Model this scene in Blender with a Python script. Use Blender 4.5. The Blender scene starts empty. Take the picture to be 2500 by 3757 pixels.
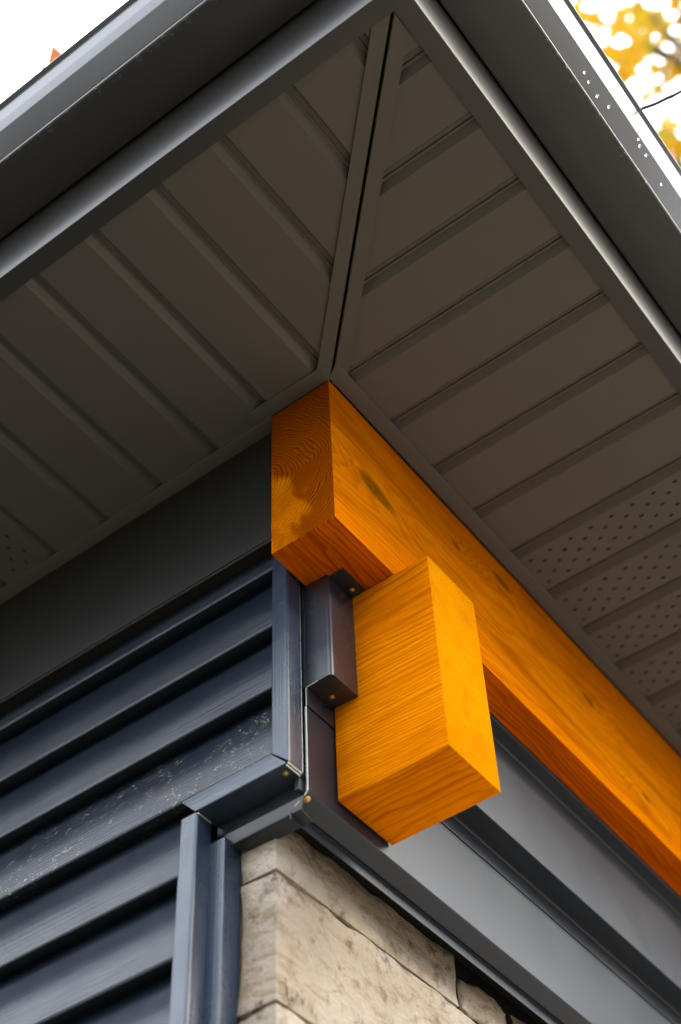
import bpy, bmesh, math, random
from mathutils import Vector, Matrix, noise
R = math.radians
sc = bpy.context.scene
col = sc.collection
random.seed(7)

# ------------------------------------------------------------------ camera
cam = bpy.data.cameras.new('camera'); camo = bpy.data.objects.new('camera', cam); col.objects.link(camo)
right = Vector((0.7994562, 0.59981936, -0.03296229))
down = Vector((-0.47692729, 0.60038561, -0.64193261))
fwd = Vector((-0.36525352, 0.52891762, 0.76605223))
m = Matrix.Identity(4)
for i, v in enumerate((right, -down, -fwd)):
    for j in range(3): m[j][i] = v[j]
m.translation = Vector((0.93759, -1.34046, -1.93944))
camo.matrix_world = m
cam.sensor_fit = 'VERTICAL'; cam.sensor_height = 36.0; cam.sensor_width = 24.0
cam.lens = 52.25
cam.clip_start = 0.05; cam.clip_end = 2000
cam.dof.use_dof = True; cam.dof.focus_distance = 2.57; cam.dof.aperture_fstop = 1.9
cam.dof.aperture_blades = 9
sc.camera = camo

# ------------------------------------------------------------------ sky and sun
SUN_AZ = (0.92, 0.38)          # horizontal direction towards the sun
SUN_EL = 32
w = bpy.data.worlds.new('World'); sc.world = w; w.use_nodes = True
nt = w.node_tree; nt.nodes.clear()
sky = nt.nodes.new('ShaderNodeTexSky'); sky.sky_type = 'NISHITA'; sky.sun_disc = False
sky.sun_elevation = R(SUN_EL); sky.sun_rotation = math.atan2(SUN_AZ[0], SUN_AZ[1])
sky.air_density = 1.0; sky.dust_density = 3.0; sky.ozone_density = 1.0
hs = nt.nodes.new('ShaderNodeHueSaturation'); hs.inputs['Saturation'].default_value = 0.42
bg = nt.nodes.new('ShaderNodeBackground'); bg.inputs['Strength'].default_value = 0.14
wo = nt.nodes.new('ShaderNodeOutputWorld')
# thin even cloud over the clear sky
cl = nt.nodes.new('ShaderNodeMix'); cl.data_type = 'RGBA'; cl.inputs[0].default_value = 0.92
cl.inputs[7].default_value = (5.4, 5.75, 6.3, 1)
nt.links.new(sky.outputs[0], hs.inputs['Color']); nt.links.new(hs.outputs[0], cl.inputs[6]); nt.links.new(cl.outputs[2], bg.inputs['Color'])
nt.links.new(bg.outputs[0], wo.inputs['Surface'])
sl = bpy.data.lights.new('sun', 'SUN'); sl.energy = 0.5; sl.angle = R(40); sl.color = (1.0, 0.84, 0.60)
so = bpy.data.objects.new('sun', sl); col.objects.link(so)
sd = Vector((SUN_AZ[0], SUN_AZ[1], 0)).normalized() * math.cos(R(SUN_EL)) + Vector((0, 0, math.sin(R(SUN_EL))))
so.rotation_euler = sd.to_track_quat('Z', 'Y').to_euler(); so.location = sd * 30
sc.view_settings.view_transform = 'Standard'; sc.view_settings.look = 'None'
sc.view_settings.gamma = 1.0; sc.view_settings.use_curve_mapping = False
sc.view_settings.exposure = 3.0

# ------------------------------------------------------------------ node helpers
class NB:
    def __init__(s, name):
        s.m = bpy.data.materials.new(name); s.m.use_nodes = True
        s.t = s.m.node_tree; s.t.nodes.clear()
        s.out = s.t.nodes.new('ShaderNodeOutputMaterial')
        s.b = s.t.nodes.new('ShaderNodeBsdfPrincipled')
        s.t.links.new(s.b.outputs[0], s.out.inputs['Surface'])
    def n(s, kind, **kw):
        n = s.t.nodes.new(kind)
        for k, v in kw.items(): setattr(n, k, v)
        return n
    def put(s, sock, v):
        if isinstance(v, bpy.types.NodeSocket): s.t.links.new(v, sock)
        elif v is not None: sock.default_value = v
    def math(s, op, a, b=None, c=None, clamp=False):
        n = s.n('ShaderNodeMath', operation=op, use_clamp=clamp)
        for i, v in enumerate((a, b, c)):
            if v is not None: s.put(n.inputs[i], v)
        return n.outputs[0]
    def vmath(s, op, a, b=None):
        n = s.n('ShaderNodeVectorMath', operation=op)
        s.put(n.inputs[0], a)
        if b is not None: s.put(n.inputs[1], b)
        return n.outputs[0]
    def obj(s): return s.n('ShaderNodeTexCoord').outputs['Object']
    def rnd(s): return s.n('ShaderNodeObjectInfo').outputs['Random']
    def noise(s, vec, scale, detail=3, rough=0.55, dist=0.0):
        n = s.n('ShaderNodeTexNoise'); s.put(n.inputs['Vector'], vec); n.inputs['Scale'].default_value = scale
        n.inputs['Detail'].default_value = detail; n.inputs['Roughness'].default_value = rough
        n.inputs['Distortion'].default_value = dist
        return n.outputs['Fac']
    def vor(s, vec, scale, feat='F1'):
        n = s.n('ShaderNodeTexVoronoi', feature=feat); s.put(n.inputs['Vector'], vec); n.inputs['Scale'].default_value = scale
        return n.outputs['Distance']
    def ramp(s, fac, stops, interp='LINEAR'):
        n = s.n('ShaderNodeValToRGB'); s.put(n.inputs[0], fac); r = n.color_ramp; r.interpolation = interp
        while len(r.elements) < len(stops): r.elements.new(0.5)
        for e, (p, c) in zip(r.elements, stops):
            e.position = p; e.color = c if len(c) == 4 else (*c, 1)
        return n.outputs[0]
    def mix(s, fac, a, b, mode='MIX'):
        n = s.n('ShaderNodeMix', data_type='RGBA', blend_type=mode)
        s.put(n.inputs[0], fac)
        for sock, v in ((n.inputs[6], a), (n.inputs[7], b)):
            s.put(sock, (*v, 1) if isinstance(v, tuple) and len(v) == 3 else v)
        return n.outputs[2]
    def rng(s, v, a, b, c, d):
        n = s.n('ShaderNodeMapRange'); s.put(n.inputs[0], v)
        for i, x in enumerate((a, b, c, d)): n.inputs[i + 1].default_value = x
        return n.outputs[0]
    def scale(s, vec, v): return s.vmath('MULTIPLY', vec, v)
    def sep(s, vec):
        n = s.n('ShaderNodeSeparateXYZ'); s.put(n.inputs[0], vec); return n.outputs
    def comb(s, x, y, z):
        n = s.n('ShaderNodeCombineXYZ')
        for i, v in enumerate((x, y, z)): s.put(n.inputs[i], v)
        return n.outputs[0]
    def bump(s, h, strength, dist, prev=None):
        n = s.n('ShaderNodeBump'); n.inputs['Strength'].default_value = strength; n.inputs['Distance'].default_value = dist
        s.put(n.inputs['Height'], h)
        if prev is not None: s.put(n.inputs['Normal'], prev)
        return n.outputs[0]
    def fin(s, base=None, rough=None, spec=None, normal=None, metallic=None, **kw):
        for k, v in (('Base Color', base), ('Roughness', rough), ('Specular IOR Level', spec), ('Normal', normal), ('Metallic', metallic)):
            if v is None: continue
            if k == 'Base Color' and isinstance(v, tuple) and len(v) == 3: v = (*v, 1)
            s.put(s.b.inputs[k], v)
        for k, v in kw.items(): s.put(s.b.inputs[k], v)
        return s.m

def paint(name, colr, rough, spec=0.5, dirt=0.18, bumps=0.08, grain=None, warm=(0.05, 0.042, 0.034), fleck=0.0, metal=0.0, coat=0.0, var=1.0):
    """coated sheet metal: slight dust film, faint orange peel, sparse flecks of dirt; grain axis = embossed wood lines"""
    b = NB(name); o = b.vmath('ADD', b.obj(), b.scale(b.n('ShaderNodeNewGeometry').outputs['Position'], (0.37, 0.37, 0.37)))
    big = b.noise(o, 5.5, 4, 0.6)
    fine = b.noise(o, 60, 3, 0.6)
    f = b.math('MULTIPLY', b.rng(big, 0.40, 0.72, 0, 1), b.rng(fine, 0.3, 0.7, 0.3, 1))
    c = b.mix(b.math('MULTIPLY', f, dirt), colr, warm)
    sp = b.vor(o, 38)
    dot = b.math('MULTIPLY', b.math('LESS_THAN', sp, 0.045), b.math('GREATER_THAN', b.noise(o, 9, 1), 0.56))
    c = b.mix(b.math('MULTIPLY', dot, 0.55 * var), c, (0.30, 0.24, 0.12))
    if fleck:
        s3 = b.scale(o, (0.55, 1.0, 1.5))
        v2 = b.vor(b.vmath('ADD', s3, b.scale(b.comb(fine, fine, fine), (0.012, 0.012, 0.012))), 170)
        mask = b.math('GREATER_THAN', b.noise(o, 6.0, 3, 0.7), 0.43)
        d2 = b.math('MULTIPLY', b.math('LESS_THAN', v2, b.rng(b.noise(o, 35, 2), 0.42, 0.75, 0.05, 0.43)), mask)
        c = b.mix(b.math('MULTIPLY', d2, fleck), c, (0.42, 0.37, 0.24))
    h = b.noise(o, 420, 2, 0.5)
    nrm = b.bump(h, bumps, 0.0006)
    if grain:
        sc3 = {'x': (1.6, 60, 210), 'y': (60, 1.6, 210), 'z': (210, 210, 1.6)}[grain]
        g = b.noise(b.scale(o, sc3), 1.0, 3, 0.65, 0.4)
        nrm = b.bump(g, 0.42, 0.0016, nrm)
    wob = b.noise(o, 3.2, 2, 0.4)
    nrm = b.bump(wob, 0.05 * var, 0.006, nrm)
    return b.fin(c, b.rng(big, 0.3, 0.75, rough - 0.05 * var, rough + 0.08 * var), spec, nrm, metal, **({'Coat Weight': coat, 'Coat Roughness': rough * 0.8} if coat else {}))

M = {}
M['gutter'] = paint('gutter_paint', (0.046, 0.046, 0.048), 0.26, 0.55, dirt=0.0, bumps=0.01, metal=0.3, coat=0.1, var=0.1)
M['fascia'] = paint('fascia_paint', (0.052, 0.051, 0.050), 0.32, 0.4, dirt=0.0, bumps=0.01, metal=0.4, var=0.1)
M['soffit'] = paint('soffit_paint', (0.080, 0.0745, 0.068), 0.50, 0.30, dirt=0.08)
M['channel'] = paint('soffit_channel_paint', (0.078, 0.073, 0.067), 0.48, 0.30, dirt=0.08)
M['frieze'] = paint('frieze_paint', (0.014, 0.014, 0.0132), 0.50, 0.25, dirt=0.06)
M['siding'] = paint('siding_paint', (0.007, 0.0125, 0.0235), 0.34, 0.46, dirt=0.06, grain='x')
M['siding_flecked'] = paint('flecked_siding_paint', (0.007, 0.0125, 0.0235), 0.34, 0.46, dirt=0.06, grain='x', fleck=0.6)
M['trim'] = paint('trim_paint', (0.019, 0.031, 0.057), 0.27, 0.5, dirt=0.05, grain='z')
M['trimx'] = paint('trim_paint_level', (0.019, 0.031, 0.057), 0.27, 0.5, dirt=0.06, grain='x')
M['boot'] = paint('boot_paint', (0.016, 0.020, 0.029), 0.25, 0.6, dirt=0.05, bumps=0.03, coat=0.2)
M['clad'] = paint('cladding_paint', (0.011, 0.017, 0.027), 0.36, 0.38, dirt=0.22, warm=(0.032, 0.032, 0.032), bumps=0.15)
M['flash'] = paint('flashing_paint', (0.013, 0.016, 0.021), 0.33, 0.5, dirt=0.10)
M['dark'] = NB('sheathing_black').fin((0.012, 0.012, 0.013), 0.9, 0.1)
b = NB('raw_aluminium'); M['raw'] = b.fin((0.62, 0.66, 0.62), b.rng(b.noise(b.obj(), 200), 0.3, 0.7, 0.3, 0.5), 0.5, metallic=0.6)
b = NB('brass_screw'); M['brass'] = b.fin((0.62, 0.42, 0.16), b.rng(b.noise(b.obj(), 500), 0.3, 0.7, 0.22, 0.45), 0.5, metallic=1.0)

def wood(name, axis, pith, spacing, knots=(), light=(0.76, 0.232, 0.002), mid=(0.66, 0.170, 0.0015), dark=(0.26, 0.048, 0.0006), end=False, wav=1.0, contrast=1.0):
    """solid timber: growth rings about a pith line along 'axis' (0=x, 1=y), bent round the knots"""
    b = NB(name); o = b.obj(); X = b.sep(o)
    along = X[axis]; ac = X[1 - axis]; z = X[2]
    st = [1, 1, 1]; st[axis] = 0.16
    sv = b.scale(o, tuple(st))
    n1 = b.noise(sv, 7.0, 2, 0.5); n2 = b.noise(sv, 22.0, 2, 0.5); n3 = b.noise(sv, 60.0, 1, 0.5)
    u = b.math('ADD', b.math('SUBTRACT', ac, pith[0]), b.math('MULTIPLY', b.math('SUBTRACT', n1, 0.5), 0.085 * wav))
    v = b.math('ADD', b.math('SUBTRACT', z, pith[1]), b.math('MULTIPLY', b.math('SUBTRACT', n2, 0.5), 0.030 * wav))
    # the trunk tapers and wanders, so the flat-sawn faces show cathedral figures
    u = b.math('ADD', u, b.math('MULTIPLY', along, 0.018))
    r = b.math('SQRT', b.math('ADD', b.math('MULTIPLY', u, u), b.math('MULTIPLY', v, v)))
    r = b.math('ADD', r, b.math('MULTIPLY', b.math('SUBTRACT', n3, 0.5), 0.004 * wav))
    ktot = None
    for (ka, kz, ks, kstr, kr) in knots:
        da = b.math('MULTIPLY', b.math('SUBTRACT', along, ka), 0.42); dz = b.math('SUBTRACT', z, kz)
        dz = b.math('ADD', dz, b.math('MULTIPLY', da, 0.35))
        d = b.math('SQRT', b.math('ADD', b.math('MULTIPLY', da, da), b.math('MULTIPLY', dz, dz)))
        g = b.math('POWER', 2.718, b.math('MULTIPLY', -1.0, b.math('DIVIDE', b.math('MULTIPLY', d, d), ks * ks)))
        r = b.math('ADD', r, b.math('MULTIPLY', g, kstr))
        kn = b.rng(b.math('ADD', d, b.math('MULTIPLY', b.math('SUBTRACT', n2, 0.5), 0.012)), kr * 0.75, kr * 1.35, 1.0, 0.0)
        ktot = kn if ktot is None else b.math('MAXIMUM', ktot, kn)
    rr = b.math('DIVIDE', r, spacing)
    rr = b.math('ADD', rr, b.math('MULTIPLY', b.noise(b.comb(rr, 0.0, 0.0), 0.23, 1), 1.6))
    t = b.math('FRACT', rr)
    late = b.ramp(t, [(0.0, (0, 0, 0)), (0.45, (0.12,) * 3), (0.80, (0.85,) * 3), (0.90, (1, 1, 1)), (1.0, (0, 0, 0))])
    blot = b.noise(sv, 4.2, 3, 0.55)
    fib = [240, 240, 240]; fib[axis] = 9
    fibre = b.noise(b.scale(o, tuple(fib)), 1.0, 3, 0.6)
    c = b.mix(b.rng(blot, 0.34, 0.66, 0, 1), mid, light)
    mod = b.rng(b.noise(b.vmath('ADD', sv, (3.1, 1.7, 0.4)), 9.0, 3, 0.6), 0.34, 0.66, 0.25, 1.0)
    c = b.mix(b.math('MULTIPLY', b.math('MULTIPLY', late, mod), (1.0 if end else 0.46) * contrast), c, dark)
    c = b.mix(b.math('MULTIPLY', b.rng(fibre, 0.42, 0.68, 0, 1), 0.40), c, dark)
    stk = [7, 7, 7]; stk[axis] = 1.1
    dk = b.noise(b.scale(o, tuple(stk)), 1.6, 4, 0.6, 1.2)
    c = b.mix(b.rng(dk, 0.47, 0.70, 0, 0.62 * min(1, contrast)), c, dark)
    if end:   # the end grain drank the stain unevenly: dark red patches against paler ones
        pt = b.rng(b.noise(b.scale(o, (9, 9, 5.5)), 1.0, 2, 0.45, 0.8), 0.0, 1.0, 0.22, 0.78)
        pt = b.math('ADD', pt, b.math('ADD', b.math('MULTIPLY', b.math('ADD', ac, 0.095), 2.6), b.math('MULTIPLY', b.math('SUBTRACT', z, 0.13), 0.75)))
        c = b.mix(b.rng(pt, 0.49, 0.53, 0.0, 0.88), c, b.mix(late, (0.27, 0.052, 0.0010), (0.10, 0.015, 0.0005)))
    if ktot is not None:
        kc = b.mix(b.rng(b.noise(o, 55, 2), 0.35, 0.65, 0, 1), (0.20, 0.065, 0.003), (0.11, 0.055, 0.005))
        c = b.mix(b.math('MULTIPLY', ktot, 0.85), c, kc)
    h = b.math('ADD', b.math('MULTIPLY', late, -0.5), fibre)
    nrm = b.bump(h, 0.7, 0.0014)
    nrm = b.bump(b.noise(o, 900, 2, 0.6), 0.4, 0.0005, nrm)
    return b.fin(c, 0.75, 0.0, nrm)

M['beam'] = wood('stained_beam_timber', 1, (-0.165, 0.20), 0.0066, knots=((0.137, 0.200, 0.055, 0.034, 0.020), (0.60, 0.34, 0.05, -0.03, 0.012), (0.92, 0.24, 0.05, 0.03, 0.010), (1.12, 0.10, 0.04, 0.02, 0.007), (0.42, 0.30, 0.04, 0.025, 0.006)))
M['beam_end'] = wood('stained_beam_end_grain', 1, (-0.165, 0.20), 0.0066, end=True, light=(0.76, 0.24, 0.002), mid=(0.64, 0.17, 0.0015), dark=(0.20, 0.038, 0.0006))
M['beam_under'] = wood('redder_beam_underside_timber', 1, (-0.165, 0.20), 0.0066, light=(0.62, 0.130, 0.001), mid=(0.54, 0.100, 0.001), dark=(0.20, 0.030, 0.0005), contrast=1.9)  # redder, darker copy of the beam timber for its bottom face
M['block'] = wood('stained_bracket_timber', 0, (0.19, 0.36), 0.0058, knots=((0.30, 0.16, 0.03, 0.01, 0.008),), light=(0.82, 0.262, 0.002), mid=(0.76, 0.205, 0.0015), dark=(0.36, 0.070, 0.0006), wav=0.8, contrast=1.7)
M['block_end'] = wood('stained_bracket_end_grain', 0, (0.19, 0.36), 0.0058, light=(0.56, 0.215, 0.001), mid=(0.52, 0.190, 0.001), dark=(0.34, 0.10, 0.001), wav=0.6, contrast=0.75)

def stone_mat():
    b = NB('buff_limestone'); o = b.vmath('ADD', b.obj(), b.scale(b.comb(b.rnd(), b.rnd(), b.rnd()), (7, 3, 5)))
    n1 = b.noise(o, 6, 5, 0.6, 0.5); n2 = b.noise(o, 34, 5, 0.65); n3 = b.noise(b.scale(o, (1, 1, 3.0)), 15, 4, 0.6, 1.0)
    c = b.mix(b.rng(n1, 0.35, 0.65, 0, 1), (0.37, 0.325, 0.27), (0.30, 0.245, 0.185))
    c = b.mix(b.rng(n3, 0.52, 0.72, 0, 0.75), c, (0.19, 0.125, 0.062))
    c = b.mix(b.rng(n2, 0.54, 0.70, 0, 0.75), c, (0.12, 0.08, 0.04))
    lich = b.math('MULTIPLY', b.rng(b.noise(o, 11, 4, 0.7), 0.56, 0.64, 0, 1), b.rng(b.noise(o, 70, 3, 0.7), 0.42, 0.58, 0, 1))
    c = b.mix(b.math('MULTIPLY', lich, 0.85), c, (0.05, 0.037, 0.02))
    c = b.mix(b.rng(b.noise(o, 110, 3, 0.6), 0.30, 0.20, 0, 0.5), c, (0.48, 0.43, 0.35))
    h = b.math('ADD', b.math('MULTIPLY', n2, 0.6), b.math('MULTIPLY', b.noise(o, 90, 4, 0.6), 0.4))
    return b.fin(c, 0.9, 0.15, b.bump(h, 1.0, 0.010))
M['stone'] = stone_mat()
b = NB('lime_mortar'); n = b.noise(b.obj(), 60, 4)
M['mortar'] = b.fin(b.mix(n, (0.20, 0.14, 0.08), (0.34, 0.26, 0.16)), 0.95, 0.1, b.bump(n, 0.6, 0.004))
b = NB('weathered_brick'); n = b.noise(b.obj(), 40, 4)
M['brick'] = b.fin(b.mix(n, (0.22, 0.07, 0.06), (0.32, 0.13, 0.11)), 0.9, 0.15, b.bump(n, 0.5, 0.003))
b = NB('roof_shingle'); n = b.noise(b.obj(), 30, 5, 0.7)
M['shingle'] = b.fin(b.mix(n, (0.035, 0.035, 0.037), (0.09, 0.085, 0.08)), 0.92, 0.2, b.bump(n, 0.6, 0.004))
b = NB('lawn_with_leaves'); o = b.obj(); n = b.noise(o, 0.35, 4, 0.6); n2 = b.noise(o, 9, 5, 0.7)
c = b.mix(b.rng(n2, 0.40, 0.60, 0, 1), (0.055, 0.060, 0.036), (0.12, 0.095, 0.055))
c = b.mix(b.rng(n, 0.35, 0.65, 0, 0.5), c, (0.11, 0.10, 0.075))
M['lawn'] = b.fin(c, 0.95, 0.1, b.bump(n2, 0.8, 0.04))
b = NB('clear_water'); b.b.inputs['Transmission Weight'].default_value = 1.0
M['water'] = b.fin((0.97, 0.98, 1.0), 0.02, 0.5, IOR=1.33)
def leafmat(name, c1, c2, c3):
    b = NB(name); g = b.n('ShaderNodeNewGeometry').outputs['Random Per Island']
    c = b.ramp(g, [(0.0, c1), (0.55, c2), (1.0, c3)])
    c = b.mix(b.rng(b.noise(b.obj(), 45, 3), 0.4, 0.7, 0, 0.5), c, (0.40, 0.16, 0.02))
    b.fin(c, 0.6, 0.25)
    tr = b.n('ShaderNodeBsdfTranslucent'); b.put(tr.inputs['Color'], c)
    ms = b.n('ShaderNodeMixShader'); ms.inputs[0].default_value = 0.65
    b.t.links.new(b.b.outputs[0], ms.inputs[1]); b.t.links.new(tr.outputs[0], ms.inputs[2]); b.t.links.new(ms.outputs[0], b.out.inputs['Surface'])
    return b.m
M['leaf_yellow'] = leafmat('yellow_maple_leaf', (0.46, 0.29, 0.012), (0.38, 0.21, 0.010), (0.20, 0.19, 0.012))
M['leaf_orange'] = leafmat('orange_maple_leaf', (0.34, 0.085, 0.006), (0.36, 0.10, 0.006), (0.30, 0.07, 0.012))
b = NB('maple_bark'); n = b.noise(b.scale(b.obj(), (14, 14, 3)), 1, 5, 0.7)
M['bark'] = b.fin(b.mix(n, (0.05, 0.04, 0.03), (0.16, 0.13, 0.10)), 0.9, 0.1, b.bump(n, 0.8, 0.03))
b = NB('green_cable_skin'); M['cable'] = b.fin(b.mix(b.noise(b.obj(), 40), (0.006, 0.010, 0.006), (0.014, 0.02, 0.010)), 0.5, 0.4)
b = NB('spider_silk'); M['silk'] = b.fin((0.7, 0.7, 0.68), 0.4, 0.5)

# ------------------------------------------------------------------ mesh helpers
def tag(o, label=None, cat=None, group=None, kind=None):
    for k, v in (('label', label), ('category', cat), ('group', group), ('kind', kind)):
        if v: o[k] = v
    return o
def thing(name, loc, label, cat, group=None):
    e = bpy.data.objects.new(name, None); col.objects.link(e); e.location = loc; e.empty_display_size = 0.1
    return tag(e, label, cat, group)
def world_loc(o):
    v = Vector(o.location); p = o.parent
    while p: v += Vector(p.location); p = p.parent
    return v
class MB:
    def __init__(s): s.v = []; s.f = []; s.mi = []
    def add(s, vs, fs, mi=0):
        k = len(s.v); s.v += [Vector(p) for p in vs]; s.f += [[k + i for i in f] for f in fs]; s.mi += [mi] * len(fs)
    def box(s, x0, x1, y0, y1, z0, z1, bev=0.0, seg=2, mi=0):
        if bev:
            bm = bmesh.new(); bmesh.ops.create_cube(bm, size=1.0)
            for v in bm.verts: v.co = Vector(((x0 + x1) / 2 + v.co.x * (x1 - x0), (y0 + y1) / 2 + v.co.y * (y1 - y0), (z0 + z1) / 2 + v.co.z * (z1 - z0)))
            bmesh.ops.bevel(bm, geom=bm.edges[:], offset=bev, segments=seg, affect='EDGES', profile=0.5)
            bm.verts.index_update(); s.add([v.co.copy() for v in bm.verts], [[v.index for v in f.verts] for f in bm.faces], mi); bm.free()
        else:
            vs = [(x, y, z) for x in (x0, x1) for y in (y0, y1) for z in (z0, z1)]
            s.add(vs, [(0, 1, 3, 2), (4, 6, 7, 5), (0, 4, 5, 1), (2, 3, 7, 6), (0, 2, 6, 4), (1, 5, 7, 3)], mi)
    def prism(s, poly, frame, a0, a1, mi=0):
        """closed 2D polygon swept from a0 to a1 (numbers or functions of the 2D point); frame(p, a) -> xyz"""
        n = len(poly); fa = a0 if callable(a0) else (lambda p: a0); fb = a1 if callable(a1) else (lambda p: a1)
        vs = [frame(p, fa(p)) for p in poly] + [frame(p, fb(p)) for p in poly]
        fs = [(i, (i + 1) % n, n + (i + 1) % n, n + i) for i in range(n)] + [tuple(range(n))[::-1], tuple(range(n, 2 * n))]
        s.add(vs, fs, mi)
    def tube(s, pts, rad, seg=8, mi=0):
        rings = []
        for i, p in enumerate(pts):
            p = Vector(p); a = Vector(pts[max(0, i - 1)]); c = Vector(pts[min(len(pts) - 1, i + 1)])
            t = (c - a).normalized(); q = t.to_track_quat('Z', 'Y'); r = rad[i] if isinstance(rad, (list, tuple)) else rad
            rings.append([p + q @ Vector((math.cos(6.28318 * k / seg) * r, math.sin(6.28318 * k / seg) * r, 0)) for k in range(seg)])
        vs = [v for r_ in rings for v in r_]; fs = []
        for i in range(len(rings) - 1):
            for k in range(seg): fs.append((i * seg + k, i * seg + (k + 1) % seg, (i + 1) * seg + (k + 1) % seg, (i + 1) * seg + k))
        fs += [tuple(range(seg))[::-1], tuple(range((len(rings) - 1) * seg, len(rings) * seg))]
        s.add(vs, fs, mi)
    def mesh(s, name, mats, org=Vector((0, 0, 0)), smooth=35, fix=True):
        me = bpy.data.meshes.new(name); me.from_pydata([p - org for p in s.v], [], s.f)
        for x in (mats if isinstance(mats, (list, tuple)) else [mats]): me.materials.append(x)
        me.polygons.foreach_set('material_index', s.mi)
        if fix:
            bm = bmesh.new(); bm.from_mesh(me); bmesh.ops.recalc_face_normals(bm, faces=bm.faces[:]); bm.to_mesh(me); bm.free()
        if smooth:
            me.polygons.foreach_set('use_smooth', [True] * len(me.polygons)); me.set_sharp_from_angle(angle=R(smooth))
        me.update(); return me
    def build(s, name, mats, parent=None, org=None, smooth=35, fix=True):
        org = Vector(org) if org is not None else (world_loc(parent) if parent else Vector((0, 0, 0)))
        o = bpy.data.objects.new(name, s.mesh(name, mats, org, smooth, fix)); col.objects.link(o)
        if parent: o.parent = parent; o.location = org - world_loc(parent)
        else: o.location = org
        return o
def link(name, me, parent, wl):
    o = bpy.data.objects.new(name, me); col.objects.link(o); o.parent = parent; o.location = Vector(wl) - world_loc(parent); return o

def rounded(pts, rad, seg=4):
    """round the inner corners of an open 2D polyline"""
    out = [Vector(pts[0])]
    for i in range(1, len(pts) - 1):
        p = Vector(pts[i]); a = Vector(pts[i - 1]) - p; c = Vector(pts[i + 1]) - p
        r = rad[i] if isinstance(rad, dict) and i in rad else (rad if not isinstance(rad, dict) else rad.get('d', 0.002))
        ang = a.angle(c); d = min(r / math.tan(ang / 2), a.length * 0.48, c.length * 0.48)
        p0 = p + a.normalized() * d; p1 = p + c.normalized() * d
        for k in range(seg + 1):
            t = k / seg; out.append((1 - t) ** 2 * p0 + 2 * t * (1 - t) * p + t * t * p1)
    out.append(Vector(pts[-1])); return out
def thick(pts, th):
    """closed outline of an open polyline given a wall thickness on its left side"""
    n = len(pts); off = []
    for i in range(n):
        a = pts[max(0, i - 1)]; c = pts[min(n - 1, i + 1)]; t = (c - a).normalized()
        off.append(pts[i] + Vector((-t.y, t.x)) * th)
    return list(pts) + off[::-1]
FX = lambda p, a: (a, p[0], p[1])     # section in (y,z), swept along x
FY = lambda p, a: (p[0], a, p[1])     # section in (x,z), swept along y
FZ = lambda p, a: (p[0], p[1], a)     # section in (x,y), swept along z
def screw(mb, c, n, r=0.0048):
    q = Vector(n).to_track_quat('Z', 'Y'); c = Vector(c); vs = []; fs = []; S = 10
    for (rr, h) in ((r * 1.35, 0), (r * 1.35, 0.0006), (r, 0.0010), (r * 0.92, 0.0024), (r * 0.55, 0.0036)):
        for k in range(S): vs.append(c + q @ Vector((math.cos(6.2832 * k / S) * rr, math.sin(6.2832 * k / S) * rr, h)))
    for i in range(4):
        for k in range(S): fs.append((i * S + k, i * S + (k + 1) % S, (i + 1) * S + (k + 1) % S, (i + 1) * S + k))
    fs.append(tuple(range(4 * S, 5 * S))); fs.append(tuple(range(S))[::-1]); mb.add(vs, fs)
def add_screw(parent, c, n, r=0.0048, mat='brass'):
    mb = MB(); screw(mb, c, n, r); return mb.build('screw', M[mat], parent, org=c)

GZ = -3.55          # ground level
PITCH = 0.1462
XF = 0.555; YF = -0.545     # fascia faces of the two eaves
ZS = 0.409          # soffit level
# ------------------------------------------------------------------ ground
mb = MB(); N = 24
gs = [-900, -300, -120, -60] + [-30 + 5 * i for i in range(13)] + [60, 120, 300, 900]
vs = [(x, y, GZ + (0 if max(abs(x), abs(y)) < 12 else 0.25 * noise.noise(Vector((x * .02, y * .02, 0))) - 0.05)) for x in gs for y in gs]
k = len(gs); mb.add(vs, [(i * k + j, (i + 1) * k + j, (i + 1) * k + j + 1, i * k + j + 1) for i in range(k - 1) for j in range(k - 1)])
tag(mb.build('ground', M['lawn'], fix=False), 'lawn strewn with fallen autumn leaves below the house corner', None, None, 'structure')

mb = MB()  # pale paving added out of view, bounces warm light onto soffit and undersides
b = NB('pale_bounce_paving'); o_ = b.obj(); n_ = b.noise(o_, 3, 5, 0.6)
M['bounce_paving'] = b.fin(b.mix(n_, (0.36, 0.30, 0.235), (0.30, 0.24, 0.18)), 0.85, 0.2, b.bump(b.noise(o_, 40, 4), 0.4, 0.004))
for ix in range(9):
    for iy in range(16):
        x_ = 0.45 + ix * 0.9; y_ = -1.3 + iy * 0.9
        mb.box(x_ + 0.005, x_ + 0.895, y_ + 0.005, y_ + 0.895, GZ - 0.05, GZ + 0.03, 0.006, 1)
tag(mb.build('bounce_paving', M['bounce_paving'], org=(4, 4, GZ)), 'pale paving added out of view to bounce warm light up under the eave', None, None, 'structure')
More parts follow.
